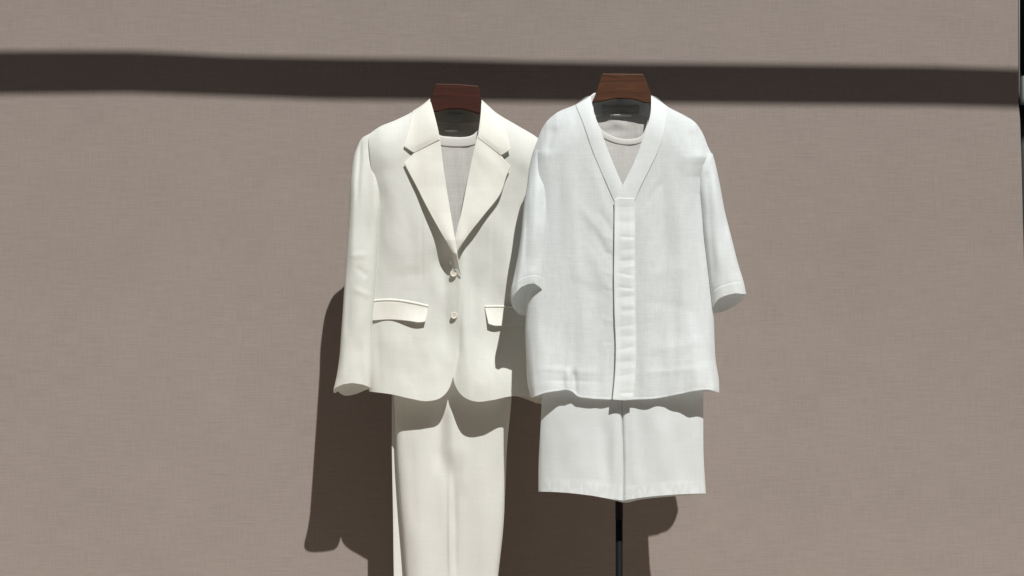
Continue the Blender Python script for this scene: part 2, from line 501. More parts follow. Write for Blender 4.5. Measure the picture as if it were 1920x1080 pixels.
def BZ(x, y):
    s = min(x - interp(bz_L, y), interp(bz_R, y) - x)
    ys = interp(bz_S, x)
    d = DM + SHO(x, y) + BT_ * rnd(s / 62) ** 0.8 * rnd((y - ys + 1) / 75)
    d += 0.006 * math.exp(-((y - 400) / 130) ** 2) * sm(0, 80, s)       # chest
    d -= 0.006 * math.exp(-((y - 560) / 80) ** 2) * sm(0, 80, s)
    d += (0.005 + 0.017 * sm(845, 885, x)) * sm(620, 750, y) * sm(10, 90, s)                        # skirt kicks forward
    d += folds(bz_folds, x, y)
    k = sm(0, 40, s) * sm(0, 40, y - ys)
    d += 0.0065 * nz(x, y, 62, 3.1, 105) * k + 0.0018 * nz(x, y, 26, 7.7, 52) * k + 0.0005 * (0.35 - abs(nz(x - 0.3 * y, y, 22, 4.7, 34))) * k
    return d

def lap_lift(y):
    return interp([(185, 0.002), (250, 0.005), (300, 0.007), (350, 0.012), (400, 0.020), (450, 0.031), (475, 0.030), (497, 0.014), (515, 0.004)], y)
def lap_liftR(y):
    return interp([(185, 0.002), (250, 0.005), (300, 0.007), (350, 0.010), (400, 0.017), (450, 0.022), (472, 0.020), (485, 0.012)], y)

blazer = thing('blazer', 'cream single-breasted blazer with notch lapels and two buttons, hanging over ivory trousers', 'blazer', P(852, 210, 0.262))
def dl(u, v, x, y):
    r = pdist(x, y, rollL) if y < 515 else 99
    return BZ(x, y) + 0.0035 + (lap_lift(y) - 0.004) * math.exp(-(r / 7) ** 2) - 0.008 * math.exp(-((x - 830) / 18) ** 2 - ((y - 490) / 26) ** 2) + 0.003 * math.exp(-((x - 850) / 11) ** 2 - ((y - 512) / 13) ** 2)
V, Fc = patch([(690, 253), (711, 238), (740, 226), (774, 209), (806, 186)],
              [(692, 734), (735, 739.5), (768, 747), (802, 752), (824, 747), (838, 735), (845, 722), (849.5, 706)],
              [(690, 253), (700, 385), (686, 560), (686, 640), (692, 734)],
              rollL + [(864, 560), (861, 620), (857, 670), (849.5, 706)], dl, 84, 260)
mesh_obj('front_panel', V, Fc, M['blazer'], blazer)
def dr(u, v, x, y):
    r = pdist(x, y, rollR) if y < 478 else 99
    return BZ(x, y) + (lap_liftR(y) - 0.004) * math.exp(-(r / 7) ** 2) - 0.002 * sm(880, 850, x)
V, Fc = patch([(903, 189), (930, 211), (973, 237), (1006, 257), (1018, 267)],
              [(849, 700), (852, 718), (858, 731), (868, 743), (893, 753), (921, 750.5), (960, 743), (985, 744), (1008, 748)],
              rollR + [(845, 540), (842, 600), (843, 660), (849, 700)],
              [(1018, 267), (1010, 385), (1006, 560), (1008, 748)], dr, 84, 260)
mesh_obj('front_panel', V, Fc, M['blazer'], blazer)
# back
def db(u, v, x, y):
    s = min(x - interp(bz_L, y), interp(bz_R, y) - x)
    return DM + SHO(x, y) - 0.042 * rnd(s / 55) * rnd((y - interp(bz_S, x) + 1) / 60) - 0.001 + 0.003 * nz(x, y, 50, 9.0)
V, Fc = patch([(690, 254), (740, 228), (774, 212), (790, 203), (806, 192), (815, 202), (852, 206), (893, 204), (903, 193), (915, 204), (930, 214), (973, 237), (1018, 267)],
              [(692, 730), (760, 734), (852, 736), (940, 737), (985, 748), (1008, 757)],
              [(690, 253), (700, 385), (686, 560), (686, 640), (692, 730)],
              [(1018, 267), (1010, 385), (1006, 560), (1008, 757)], db, 90, 160)
mesh_obj('back_panel', V, Fc, M['lining'], blazer)
# sleeves
sl_folds = [(664, 300, 660, 520, 7, 2.5), (690, 300, 684, 470, 8, -2.0), (680, 480, 668, 650, 9, 2.0), (655, 520, 650, 640, 6, -2.2),
            (676, 640, 672, 715, 8, -1.8), (677, 262, 669, 380, 3.5, -4.0), (700, 300, 706, 420, 6, 2.0), (668, 500, 690, 520, 6, -1.2), (660, 540, 696, 556, 6, 1.2), (655, 480, 690, 478, 6, 1.0), (645, 650, 640, 720, 6, 1.5)]
def slx(x, y, u, v): return 1.3 * folds(sl_folds, x, y) + 0.0026 * nz(x, y, 30, 2.2, 60)
V, Fc = tube([(692, 251), (680, 258), (668, 280), (658, 330), (654.5, 400), (650, 470), (645, 545), (640, 620), (635, 680), (629, 715), (625, 731)],
             [(708, 252), (722, 290), (719, 340), (716, 385), (709, 470), (704, 540), (699, 600), (697.5, 660), (697, 700), (695, 727)],
             lambda v: DM + 0.026 + 0.004 * sm(0.1, 0.9, v), lambda v: 0.014 + 0.020 * sm(0, 0.25, v), 220, 64, 2.5, 11, 15, slx, 0.0, 0.0, [(0, 0), (.05, -5), (.25, -9.5), (.5, -11), (.8, -7), (1, -1)], [(0, 8), (.06, 8), (.115, 3), (.2, 9), (.3, 12.5), (.45, 12.5), (.65, 9.5), (.85, 4.5), (1, 1)])
mesh_obj('sleeve', V, Fc, M['blazer'], blazer)
V, Fc = tube([(1003, 262), (994, 290), (996, 385), (1001, 540), (1004, 660), (1005, 752)],
             [(1015, 258), (1030, 276), (1044, 330), (1052, 400), (1060, 545), (1068, 680), (1076, 746)],
             lambda v: DM + 0.006 + 0.004 * v, lambda v: 0.010 + 0.020 * rnd(v / 0.18), 120, 48, 2.5, 8, 8)
mesh_obj('sleeve', V, Fc, M['blazer'], blazer)
# collar leaves
cf = [(791, 215, 786, 262, 5, 0.8)]
def dcol(u, v, x, y): return BZ(x, y) + 0.0040 + lap_lift(y) + 0.0022 * math.sin(math.pi * min(max(u, 0), 1)) * sm(1, 0.85, v)
cl = patch([(774, 208), (790, 198), (806, 185)], [(757.5, 274.5), (775.5, 287, 's'), (824.5, 262)],
           [(774, 208), (769, 228), (765, 245), (757.5, 274.5)], [(806, 185), (812.6, 208), (820, 238), (824.5, 262)], dcol, 30, 46)
cr = patch([(903, 187), (915, 198), (928, 210)], [(895.5, 258), (939.5, 292, 's'), (957, 281)],
           [(903, 187), (901, 215), (895.5, 258)], [(928, 210), (941, 226), (950, 250), (957, 281)], dcol, 30, 46)
V, Fc = cl; mesh_obj('collar', V, Fc, M['blazer_facing'], blazer, 0.0008)
V, Fc = cr; mesh_obj('collar', V, Fc, M['blazer_facing'], blazer, 0.0008)
def dcb(u, v, x, y): return 0.236 + 0.034 * abs((x - 854) / 50) ** 2.4 + 0.004 * v
V, Fc = patch([(805, 187), (820, 190), (854, 193), (890, 191), (904, 188)], [(807, 226), (830, 232), (854, 234), (880, 233), (900, 229)],
              [(805, 187), (807, 226)], [(904, 188), (900, 229)], dcb, 30, 14)
mesh_obj('back_collar', V, Fc, M['lining'], blazer, 0.0026)
# lapels
def dlap(u, v, x, y):
    return BZ(x, y) + 0.0035 + lap_lift(y) + 0.003 * math.sin(math.pi * u) * sm(0, .12, v) - 0.004 * u * sm(300, 180, y)
V, Fc = patch([(757.5, 306), (776, 287, 's'), (825, 258)], [(864, 515.5), (864.2, 515.4), (864.5, 515)],
              [(757.5, 306), (769, 328), (783, 354), (796, 380), (820, 424), (844, 465.6), (855, 489), (864, 515.5)],
              [(825, 258), (831.5, 314), (841.5, 379), (853.5, 450), (859, 484), (864.5, 515)], dlap, 40, 150)
mesh_obj('lapel', V, Fc, M['blazer_facing'], blazer, 0.0008)
def drap(u, v, x, y):
    return BZ(x, y) + 0.0035 + lap_liftR(y) + 0.003 * math.sin(math.pi * u) * sm(0, .12, v)
V, Fc = patch([(895, 254), (939, 291, 's'), (957.5, 313)], [(851.5, 479), (853, 478.5), (854.5, 478)],
              [(895, 254), (888, 283), (878.5, 327), (865.5, 395), (853, 450), (851.5, 479)],
              [(957.5, 313), (951, 327), (939.6, 361), (908.5, 402), (877, 442), (861, 466), (854.5, 478)], drap, 40, 150)
mesh_obj('lapel', V, Fc, M['blazer_facing'], blazer, 0.0008)
# pocket flaps with welts
def dflL(u, v, x, y): return BZ(x, y) + 0.0045 + 0.0105 * v ** 1.5 * sm(728, 780, x) + 0.003 * v * sm(725, 700, x)
V, Fc = patch([(694, 568), (720, 565.5), (742, 566), (775, 570.5), (802.5, 576.5)], [(692, 602), (729, 599.5), (766, 602), (788, 604.5), (797, 603)],
              [(694, 568), (692, 602)], [(802.5, 576.5), (800, 592), (797, 603)], dflL, 60, 24)
flapL = mesh_obj('pocket_flap', V, Fc, M['blazer_facing'], blazer, 0.0018)
V, Fc = patch([(694, 563), (720, 560.5), (742, 561), (775, 566), (803, 572.5)], [(694, 567), (720, 564.5), (742, 565), (775, 570), (803, 576)],
              [(694, 563), (694, 567)], [(803, 572.5), (803, 576)], lambda u, v, x, y: BZ(x, y) + 0.0048 + 0.0015 * math.sin(math.pi * v), 60, 6)
mesh_obj('welt', V, Fc, M['blazer_facing'], flapL, 0.0022)
def dflR(u, v, x, y): return BZ(x, y) + 0.002 + 0.0085 * v ** 1.4 * sm(975, 915, x) + 0.002 * v
V, Fc = patch([(909, 578), (930, 577.5), (950, 578), (1000, 581)], [(916, 607), (922, 609.5), (950, 611), (1000, 613)],
              [(909, 578), (916, 607)], [(1000, 581), (1000, 613)], dflR, 60, 24)
flapR = mesh_obj('pocket_flap', V, Fc, M['blazer_facing'], blazer, 0.0018)
V, Fc = patch([(909.5, 573), (930, 572.5), (950, 573), (1000, 576)], [(909.5, 577), (930, 576.5), (950, 577), (1000, 580)],
              [(909.5, 573), (909.5, 577)], [(1000, 576), (1000, 580)], lambda u, v, x, y: BZ(x, y) + 0.0022 + 0.0015 * math.sin(math.pi * v), 60, 6)
mesh_obj('welt', V, Fc, M['blazer_facing'], flapR, 0.0022)
# buttons
for (x, y, e) in ((850.5, 512.5, 0.0), (851.5, 591.5, 0.003)):
    d = dl(0, 0, x, y) + 0.0035
    q = P(x, y, d); r = 0.0082
    V, Fc = lathe(q.x, q.z, q.y, [(0.0001, 0.0), (r * .8, 0.0), (r * .98, 0.0012), (r, 0.0022), (r * .93, 0.0028), (r * .8, 0.0029), (r * .70, 0.0024), (r * .5, 0.0021), (0.0001, 0.0020)])
    bt = mesh_obj('button', V, Fc, M['button'], blazer)
    Vs, Fs = [], []
    for (hx, hz) in ((-1, -1), (1, -1), (1, 1), (-1, 1)):
        v, f = lathe(q.x + hx * r * .22, q.z + hz * r * .22, q.y - 0.0018, [(0.0001, 0.0006), (r * .11, 0.0005), (r * .12, 0.0)], 10)
        Vs, Fs = join((Vs, Fs), (v, f))
    mesh_obj('thread', Vs, Fs, M['hole'], bt)

# ============================================================ TEE UNDER THE BLAZER
def tee(label, loc, neckf, neckb, L0, R0, bottom, df, dbk, ribw, lab):
    r = thing('t_shirt', label, 't-shirt', loc)
    NF = smooth_curve(neckf, 40); NB = smooth_curve(neckb, 40)
    a = patch([(L0[0], L0[1])] + neckf + [(R0[0], R0[1])], [(L0[0] - 2, bottom), ((L0[0] + R0[0]) / 2, bottom + 4), (R0[0] + 2, bottom)],
              [L0, (L0[0] - 2, bottom)], [R0, (R0[0] + 2, bottom)],
              lambda u, v, x, y: df(x, y) + 0.0015 * nz(x, y, 18, 4.0, 50), 80, 120)
    b = patch([(L0[0], L0[1])] + neckb + [(R0[0], R0[1])], [(L0[0] - 2, bottom), ((L0[0] + R0[0]) / 2, bottom), (R0[0] + 2, bottom)],
              [L0, (L0[0] - 2, bottom)], [R0, (R0[0] + 2, bottom)],
              lambda u, v, x, y: dbk(x, y) + 0.0025 * nz(x, y, 22, 8.0, 12), 80, 100)
    V, Fc = join(a, b)
    mesh_obj('body', V, Fc, M['tee'], r)
    # neck rib: a rolled band round the neckline
    def band(C, dfn, w, s):
        V, Fc = [], []
        n = len(C)
        for i, c in enumerate(C):
            t = (C[min(i + 1, n - 1)] - C[max(i - 1, 0)]).normalized()
            nn = Vector((-t.y, t.x))       # towards +y for a left-to-right curve
            for k in range(7):
                f = k / 6
                q = c + nn * w * (f - 0.35)
                V.append(P(q.x, q.y, dfn(q.x, q.y) + s * (0.0004 + 0.0007 * math.sin(math.pi * f))))
        for i in range(n - 1):
            for k in range(6): Fc.append((i * 7 + k, i * 7 + 7 + k, i * 7 + 8 + k, i * 7 + 1 + k))
        return V, Fc
    V, Fc = join(band(NF, df, ribw, 1), band(NB, dbk, ribw * 0.9, 1))
    mesh_obj('neck_rib', V, Fc, M['tee_rib'], r, 0.0006)
    x0, x1, y0, y1 = lab
    V, Fc = patch([(x0, y0), ((x0 + x1) / 2, y0 - 0.5), (x1, y0 + 0.5)], [(x0, y1), ((x0 + x1) / 2, y1 + 1), (x1, y1)], [(x0, y0), (x0, y1)], [(x1, y0 + .5), (x1, y1)],
                  lambda u, v, x, y: dbk(x, y) + 0.0045 + 0.005 * math.sin(math.pi * min(1, v * 1.6)) * (0.7 + 0.3 * math.sin(u * 5)), 20, 10)
    mesh_obj('label', V, Fc, M['label'], r, 0.0006)
    return r
tee('grey heather t-shirt with ribbed crew neck, under the cream blazer', P(852, 260, 0.27),
    [(798, 208), (802, 238), (816, 256), (854, 264), (892, 257), (906, 240), (910, 208)],
    [(798, 206), (820, 214), (854, 218), (888, 214), (910, 206)], (770, 250), (940, 255), 640,
    lambda x, y: 0.266 + 0.022 * rnd((y - 200) / 70) * rnd(min(x - 768, 944 - x) / 70),
    lambda x, y: 0.262 - 0.022 * rnd((y - 200) / 14) * rnd(min(x - 768, 944 - x) / 50), 19, (834, 858, 243, 247))
tee('pale t-shirt with plain rolled crew neck, under the white collarless shirt', P(1166, 265, 0.4),
    [(1108, 192), (1112, 222), (1126, 246), (1150, 260), (1177, 265), (1203, 259), (1218, 228), (1223, 192)],
    [(1108, 192), (1130, 200), (1166, 203), (1204, 200), (1223, 192)], (1075, 235), (1262, 235), 640,
    lambda x, y: 0.405 + 0.030 * rnd((y - 190) / 70) * rnd(min(x - 1073, 1264 - x) / 70),
    lambda x, y: 0.405 - 0.018 * rnd((y - 188) / 14) * rnd(min(x - 1073, 1264 - x) / 50), 11, (1144, 1184, 213, 219))

# ============================================================ TROUSERS
trousers = thing('trousers', 'long ivory trousers hanging below the cream blazer', 'trousers', P(850, 660, 0.24))
tr_folds = [(826, 750, 822, 890, 12, -5), (848, 735, 850, 880, 13, 6), (836, 850, 850, 1000, 10, -2), (843, 880, 844, 1100, 4, 3.0), (852, 880, 854, 1100, 6, -2.5),
            (800, 800, 790, 1080, 24, 2.5), (900, 830, 905, 1080, 26, 3), (770, 820, 778, 1000, 12, -1.8), (930, 860, 925, 1050, 12, -2), (872, 820, 868, 930, 10, 2.5)]
def dtr(u, v, x, y):
    s = min(u, 1 - u) * 210
    return 0.232 + 0.034 * rnd(s / 42) ** 0.8 * (1 if u < 0.5 else 1) + 1.35 * folds(tr_folds, x, y) + 0.0040 * nz(x, y, 40, 5.5, 130) * sm(0, 20, s)
V, Fc = patch([(738, 655), (850, 652), (960, 655)], [(768, 1386), (845, 1390), (915, 1386)],
              [(738, 655), (739, 740), (741, 790), (742.5, 840), (749, 936), (757.5, 1032), (761, 1080), (768, 1386)],
              [(960, 655), (959, 745), (951, 834), (946.5, 940), (944, 984), (934, 1080), (915, 1386)], dtr, 100, 260)
mesh_obj('front', V, Fc, M['trousers'], trousers)
V, Fc = patch([(735, 655), (850, 652), (960, 655)], [(750, 1386), (845, 1390), (915, 1386)],
              [(735, 655), (735, 862), (736.5, 940), (738.5, 1080), (750, 1386)],
              [(960, 655), (959, 745), (951, 834), (946.5, 940), (944, 984), (934, 1080), (915, 1386)],
              lambda u, v, x, y: 0.230 - 0.016 * rnd((1 - u) * 6) * (0.3 + 0.7 * rnd(u * 6)) + 0.002 * nz(x, y, 40, 1.5, 130), 60, 140)
mesh_obj('back', V, Fc, M['trousers'], trousers)
V, Fc = tube([(735, 648), (735, 670)], [(960, 648), (960, 670)], lambda v: 0.232, lambda v: 0.036, 4, 60, 3.0)
mesh_obj('waistband', V, Fc, M['trousers'], trousers, 0.003)

# ============================================================ SHIRT
SM_ = 0.412; ST = 0.044
sh_L = [(244, 1014), (267, 1005), (286, 998), (303, 999), (325, 998), (450, 996), (560, 988), (619, 985), (674, 987), (724, 990), (760, 994)]
sh_R = [(250, 1319), (278, 1331), (294, 1338.5), (308, 1328), (332, 1318), (364, 1316), (454, 1324), (528, 1332), (593, 1338), (676, 1342), (728, 1349), (760, 1350)]
sh_S = [(997, 288), (1006, 267), (1015, 244), (1025, 228), (1043, 212), (1079, 196), (1107, 180), (1221, 180), (1252, 200), (1280, 215), (1305, 231), (1318, 251), (1329, 277), (1339, 295)]
sh_folds = [
    (1085, 380, 1148, 470, 9, 1.6), (1110, 420, 1150, 500, 8, -1.6), (1095, 450, 1150, 560, 10, 1.4), (1120, 390, 1152, 440, 6, -1.2), (1130, 440, 1152, 452, 4, 0.6), (1128, 470, 1152, 480, 4, -0.6), (1130, 510, 1152, 514, 4, 0.6), (1126, 540, 1152, 548, 4, -0.5), (1130, 600, 1152, 603, 4, .5), (1130, 640, 1152, 642, 4, -.5),
    (1075, 330, 1085, 560, 10, 2.2), (1050, 300, 1055, 520, 12, -2.0), (1100, 560, 1085, 740, 14, 3.0), (1060, 600, 1050, 745, 9, -3.0),
    (1076, 690, 1080, 748, 5, -5.0), (1064, 690, 1066, 740, 6, 3.5), (1125, 640, 1120, 745, 10, -2.4), (1020, 620, 1018, 740, 10, 2.5),
    (1240, 300, 1250, 520, 12, -2.2), (1215, 380, 1222, 620, 12, 2.2), (1270, 330, 1285, 620, 11, 2.2), (1298, 340, 1305, 560, 7, -2.5),
    (1262, 560, 1266, 740, 11, -3.0), (1230, 610, 1226, 745, 12, 3.0), (1300, 600, 1312, 738, 11, 3.6), (1330, 640, 1336, 735, 7, -3.0),
    (1246, 215, 1300, 300, 12, -2.0), (1294, 245, 1310, 290, 8, -3.0), (1040, 235, 1024, 290, 8, -3.0), (1205, 520, 1290, 500, 12, 0.8),
    (1060, 520, 1140, 560, 12, -0.8), (1196, 350, 1240, 300, 7, 1.5), (1196, 400, 1250, 330, 7, -1.3), (1200, 660, 1330, 640, 10, 1.0),
    (1000, 690, 1140, 700, 6, 0.9), (1010, 712, 1130, 716, 5, -0.9), (1200, 700, 1330, 690, 6, 0.9), (1195, 560, 1320, 585, 11, -0.8), (1120, 260, 1100, 210, 5, -1.0),
]
bandL = [(1093, 188), (1104, 240), (1125, 285), (1150, 335), (1163, 372)]
bandR = [(1236, 188), (1234, 240), (1220, 285), (1204, 325), (1180, 368)]
def SH(x, y):
    s = min(x - interp(sh_L, y), interp(sh_R, y) - x)
    ys = interp(sh_S, x)
    d = SM_ + ST * rnd(s / 58) ** 0.85 * rnd((y - ys + 1) / 80)
    q = 1.0 if y > 400 else sm(14, 34, min(pdist(x, y, bandL), pdist(x, y, bandR)))
    d += folds(sh_folds, x, y) * q
    k = sm(0, 30, s) * sm(0, 30, y - ys) * q
    d += (0.0046 * nz(x, y, 34, 1.3, 210) + 0.0010 * nz(x + 0.2 * y, y, 15, 6.1, 70) + 0.0003 * (0.35 - abs(nz(x - 0.3 * y, y, 15, 4.7, 22))) + 0.0002 * (0.35 - abs(nz(x + 0.9 * y, y, 26, 8.7, 30))) + 0.00012 * nz(x, y, 7, 2.7, 7)) * k
    d += 0.0045 * nz(x, y, 26, 12.9, 200) * sm(600, 745, y) * sm(0, 20, s)
    d += 0.016 * sm(1230, 1310, x) * sm(560, 740, y) * sm(0, 12, s) + 0.010 * sm(1060, 1020, x) * sm(600, 740, y) * sm(0, 12, s)
    return d
shirt = thing('shirt', 'white collarless linen shirt with short sleeves and covered placket, worn over white shorts', 'shirt', P(1166, 190, SM_))
hemL = [(995.5, 746), (1021, 737), (1045, 733), (1066, 731.5), (1074, 735), (1080, 741), (1107, 747), (1130, 748.5), (1153, 749)]
hemR = [(1149, 749), (1183, 749.6), (1229, 747), (1273, 739), (1305, 732.5), (1329, 731), (1348.5, 736)]
V, Fc = patch([(998.5, 286), (1006, 267), (1015, 244), (1025, 228), (1043, 212), (1079, 196), (1095, 187)], hemL,
              [(998.5, 286), (999, 303), (998, 325), (996, 450), (988, 560), (985, 619), (987, 674), (990, 724), (995.5, 746)],
              [(1095, 187), (1104, 245), (1122, 290), (1142, 335), (1156, 380), (1155, 528), (1158, 647), (1153, 749)],
              lambda u, v, x, y: SH(x, y), 90, 280)
mesh_obj('front_panel', V, Fc, M['shirt'], shirt)
V, Fc = patch([(1238, 190), (1252, 200), (1280, 215), (1305, 231), (1318, 251), (1329, 278), (1337.5, 293)], [(1178, 749.5)] + hemR[2:],
              [(1238, 190), (1236, 240), (1225, 285), (1206, 325), (1184, 372), (1184, 528), (1186, 647), (1178, 749.5)],
              [(1337.5, 293), (1328, 308), (1318, 332), (1316, 364), (1324, 454), (1332, 528), (1338, 593), (1342, 676), (1348, 715), (1348.5, 736)],
              lambda u, v, x, y: SH(x, y), 90, 280)
mesh_obj('front_panel', V, Fc, M['shirt'], shirt)
# turned hems, a hair proud of the panels
def strip(C, dfn, w0, w1, off, n):
    Cc = smooth_curve(C, n); V, Fc = [], []
    for i, c in enumerate(Cc):
        for k in range(5):
            f = k / 4
            y = c.y - w0 + (w0 + w1) * f
            V.append(P(c.x, y, dfn(c.x, c.y - 1) + off + 0.0003 * math.sin(math.pi * f)))
    for i in range(n):
        for k in range(4): Fc.append((i * 5 + k, i * 5 + k + 1, i * 5 + 6 + k, i * 5 + 5 + k))
    return V, Fc
V, Fc = strip(hemL, SH, 3.4, 0.2, 0.0002, 120); mesh_obj('hem', V, Fc, M['shirt'], shirt)
V, Fc = strip([(1180, 749.5)] + hemR[2:], SH, 3.4, 0.2, 0.0002, 120); mesh_obj('hem', V, Fc, M['shirt'], shirt)
def dsb(u, v, x, y):
    s = min(x - interp(sh_L, y), interp(sh_R, y) - x)
    return SM_ - 0.040 * rnd(s / 50) * rnd((y - interp(sh_S, x) + 1) / 60) - 0.001 + 0.003 * nz(x, y, 40, 9.0, 90)
V, Fc = patch([(998.5, 286), (1006, 267), (1025, 228), (1079, 196), (1107, 180), (1120, 192), (1166, 198), (1208, 192), (1221, 180), (1252, 200), (1305, 231), (1318, 251), (1329, 278), (1337.5, 293)],
              [(995.5, 744), (1080, 738), (1166, 736), (1250, 734), (1348.5, 734)],
              [(998.5, 286), (999, 303), (998, 325), (996, 450), (988, 560), (985, 619), (987, 674), (990, 724), (995.5, 744)],
              [(1337.5, 293), (1328, 308), (1318, 332), (1316, 364), (1324, 454), (1332, 528), (1338, 593), (1342, 676), (1348, 715), (1348.5, 734)], dsb, 90, 160)
mesh_obj('back_panel', V, Fc, M['shirt'], shirt)
# neckband
def dnb(off):
    return lambda u, v, x, y: SH(x, y) + 0.0009 + off + 0.0015 * math.sin(math.pi * u) + 0.0010 * nz(x, y, 30, 3.3, 45)
nl = patch([(1079, 196.5), (1095, 187), (1107, 179.5)], [(1152, 379), (1158, 368), (1167, 347)],
           [(1079, 196.5), (1093, 230.6), (1110, 280.6), (1132, 333), (1152, 379)],
           [(1107, 179.5), (1115.6, 217), (1127, 246), (1141, 285), (1167, 347)], dnb(0), 26, 130)
nr = patch([(1221, 178.6), (1235, 188), (1252, 200)], [(1152, 378), (1170, 374), (1191, 376)],
           [(1221, 178.6), (1219.7, 211), (1204.5, 261), (1190.6, 300), (1167, 348), (1152, 378)],
           [(1252, 200), (1249, 228), (1235, 280.6), (1218, 317), (1199, 355.6), (1191, 376)], dnb(0.0016), 26, 130)
nb = patch([(1106, 181), (1114, 174.5), (1135, 180), (1166, 184), (1200, 181), (1221, 178.6)], [(1112, 222), (1140, 214), (1166, 214), (1195, 214), (1218, 222)],
           [(1106, 181), (1112, 222)], [(1221, 178.6), (1218, 222)],
           lambda u, v, x, y: 0.378 + 0.034 * abs((x - 1164) / 57) ** 2.6, 40, 14)
V, Fc = join(nl, nr); o = mesh_obj('neckband', V, Fc, M['shirt_double'], shirt, 0.0008)
V, Fc = nb; mesh_obj('back_neckband', V, Fc, M['shirt'], shirt, 0.0018)
# placket
pl_f = []
import random
rr = random.Random(4)
for k in range(15):
    y = 395 + k * 24 + rr.uniform(-6, 6)
    a = rr.uniform(-0.3, -1.1)
    pl_f.append((1151 + rr.uniform(0, 10), y + rr.uniform(-4, 4), 1192, y + rr.uniform(-6, 6), rr.uniform(3, 5), a))
    pl_f.append((1162, y + 11 + rr.uniform(-3, 3), 1196, y + 9 + rr.uniform(-3, 3), rr.uniform(4, 7), rr.uniform(0.3, 0.9)))
def dpl(u, v, x, y):
    return SM_ + ST + 0.0068 + 0.0035 * nz(0, y, 60, 5.0, 60) + folds(pl_f, x, y) - 0.0030 * sm(0.75, 1.0, u) + 0.0022 * sm(0.3, 0.0, u)
V, Fc = patch([(1152, 376), (1156, 372), (1172, 371.5), (1190.5, 371)], [(1148.5, 749.5), (1168, 751), (1187, 750)],
              [(1152, 376), (1152, 420), (1151, 528), (1152.5, 600), (1154.5, 647), (1153, 700), (1148.5, 749.5)],
              [(1190.5, 371), (1190.5, 450), (1191.5, 560), (1192.5, 650), (1191, 710), (1187, 750)], dpl, 26, 260)
mesh_obj('placket', V, Fc, M['shirt_double'], shirt, 0.0010)
# sleeves
def cuff(v, c): return 0.0005 * sm(c - 0.004, c + 0.006, v) - 0.0005 * math.exp(-((v - c + 0.008) / 0.006) ** 2)
s2_folds = [(1006, 300, 998, 500, 6, 2.4), (990, 330, 984, 520, 4, -2.6), (980, 430, 970, 545, 4, 2.4), (1016, 300, 1012, 520, 5, -1.8), (968, 500, 963, 560, 3, -2.5), (1000, 500, 1000, 535, 5, 2.0)]
V, Fc = tube([(1000, 281), (993, 311), (988, 350), (983, 380), (977, 440), (971, 480), (963, 520), (958, 545), (957.5, 562)],
             [(1036, 281), (1038, 300), (1034, 330), (1029, 400), (1025, 480), (1022, 520), (1020.5, 546)],
             lambda v: SM_ - 0.002 + 0.020 * sm(0, 0.6, v), lambda v: 0.024 + 0.010 * sm(0, 0.3, v), 200, 64, 2.4, 24, 34,
             lambda x, y, u, v: cuff(v, 0.915) + folds(s2_folds, x, y) + 0.003 * nz(x, y, 16, 3.0, 50), -0.15, 0.0, [(0, 0), (.1, -9), (.22, -15), (.3, -19), (.5, -21), (.7, -20), (.86, -12), (1, 0)], [(0, 4), (.06, 18), (.15, 26), (.25, 33), (.5, 38), (.66, 39), (.8, 28), (.9, 16), (1, 0)])
sleeve1 = mesh_obj('sleeve', V, Fc, M['shirt'], shirt)
s3_folds = [(1340, 310, 1352, 520, 6, 2.4), (1356, 380, 1372, 540, 6, -2.4), (1366, 420, 1386, 540, 5, 2.0), (1326, 330, 1340, 540, 5, -2.4), (1332, 290, 1326, 330, 5, 2.5), (1375, 500, 1384, 548, 4, -2)]
V, Fc = tube([(1300, 287), (1304, 305), (1308, 330), (1311, 364), (1315, 398), (1321, 454), (1330, 528), (1336, 579)],
             [(1336, 288), (1339, 298), (1349, 342), (1360, 400), (1370, 439), (1385, 498), (1395, 531), (1399, 551)],
             lambda v: SM_ - 0.003 + 0.008 * sm(0, .6, v), lambda v: 0.024 + 0.010 * sm(0, .3, v), 200, 64, 2.4, 14, 18,
             lambda x, y, u, v: cuff(v, 0.915) + folds(s3_folds, x, y) + 0.003 * nz(x, y, 16, 8.0, 50), -0.3, 0.0, [(0, -3), (.08, -11), (.2, -15), (.35, -14.5), (.5, -13), (.7, -10), (.85, -5), (1, 0)], [(0, 10), (.06, 13), (.3, 14), (.5, 14), (.75, 13), (.9, 9), (1, 0)])
sleeve2 = mesh_obj('sleeve', V, Fc, M['shirt'], shirt)

# ============================================================ SHORTS
shorts = thing('shorts', 'white knee-length shorts with turned hems, below the white shirt', 'shorts', P(1166, 650, 0.4))
so_folds = [(1156, 770, 1150, 920, 9, 3.5), (1130, 780, 1138, 900, 12, -3.0), (1185, 770, 1190, 920, 9, 2.0), (1210, 780, 1204, 900, 12, -2.2), (1080, 800, 1085, 900, 18, 2),
            (1240, 780, 1244, 900, 14, 2.4), (1275, 800, 1280, 910, 12, -2.2), (1045, 780, 1050, 900, 14, -1.6), (1300, 760, 1304, 900, 9, 1.8)]
def dso(x, y):
    s = min(x - 1011, 1322 - x)
    c = abs(x - interp([(640, 1165), (780, 1166.5), (865, 1169), (940, 1168)], y))
    return 0.398 + 0.041 * rnd(s / 120) + folds(so_folds, x, y) - 0.011 * (1 - rnd(c / 7)) + 0.002 * nz(x, y, 40, 4.4, 90)
cen = [(1165, 640), (1166, 740), (1166.5, 780), (1169, 865), (1168.5, 938)]
botL = [(1009.6, 921), (1051, 922.6), (1110, 929), (1145, 935), (1168.5, 938)]
botR = [(1168.5, 938), (1199, 933), (1255, 927.5), (1290, 925.5), (1323.5, 924.5)]
lfL = [(1018, 640), (1016, 740), (1013.5, 802), (1010, 865), (1009.6, 921)]
rtR = [(1317, 640), (1318.6, 735), (1319.7, 865), (1323.5, 924.5)]
V, Fc = patch([(1018, 640), (1165, 640)], botL, lfL, cen, lambda u, v, x, y: dso(x, y) + 0.001, 80, 140)
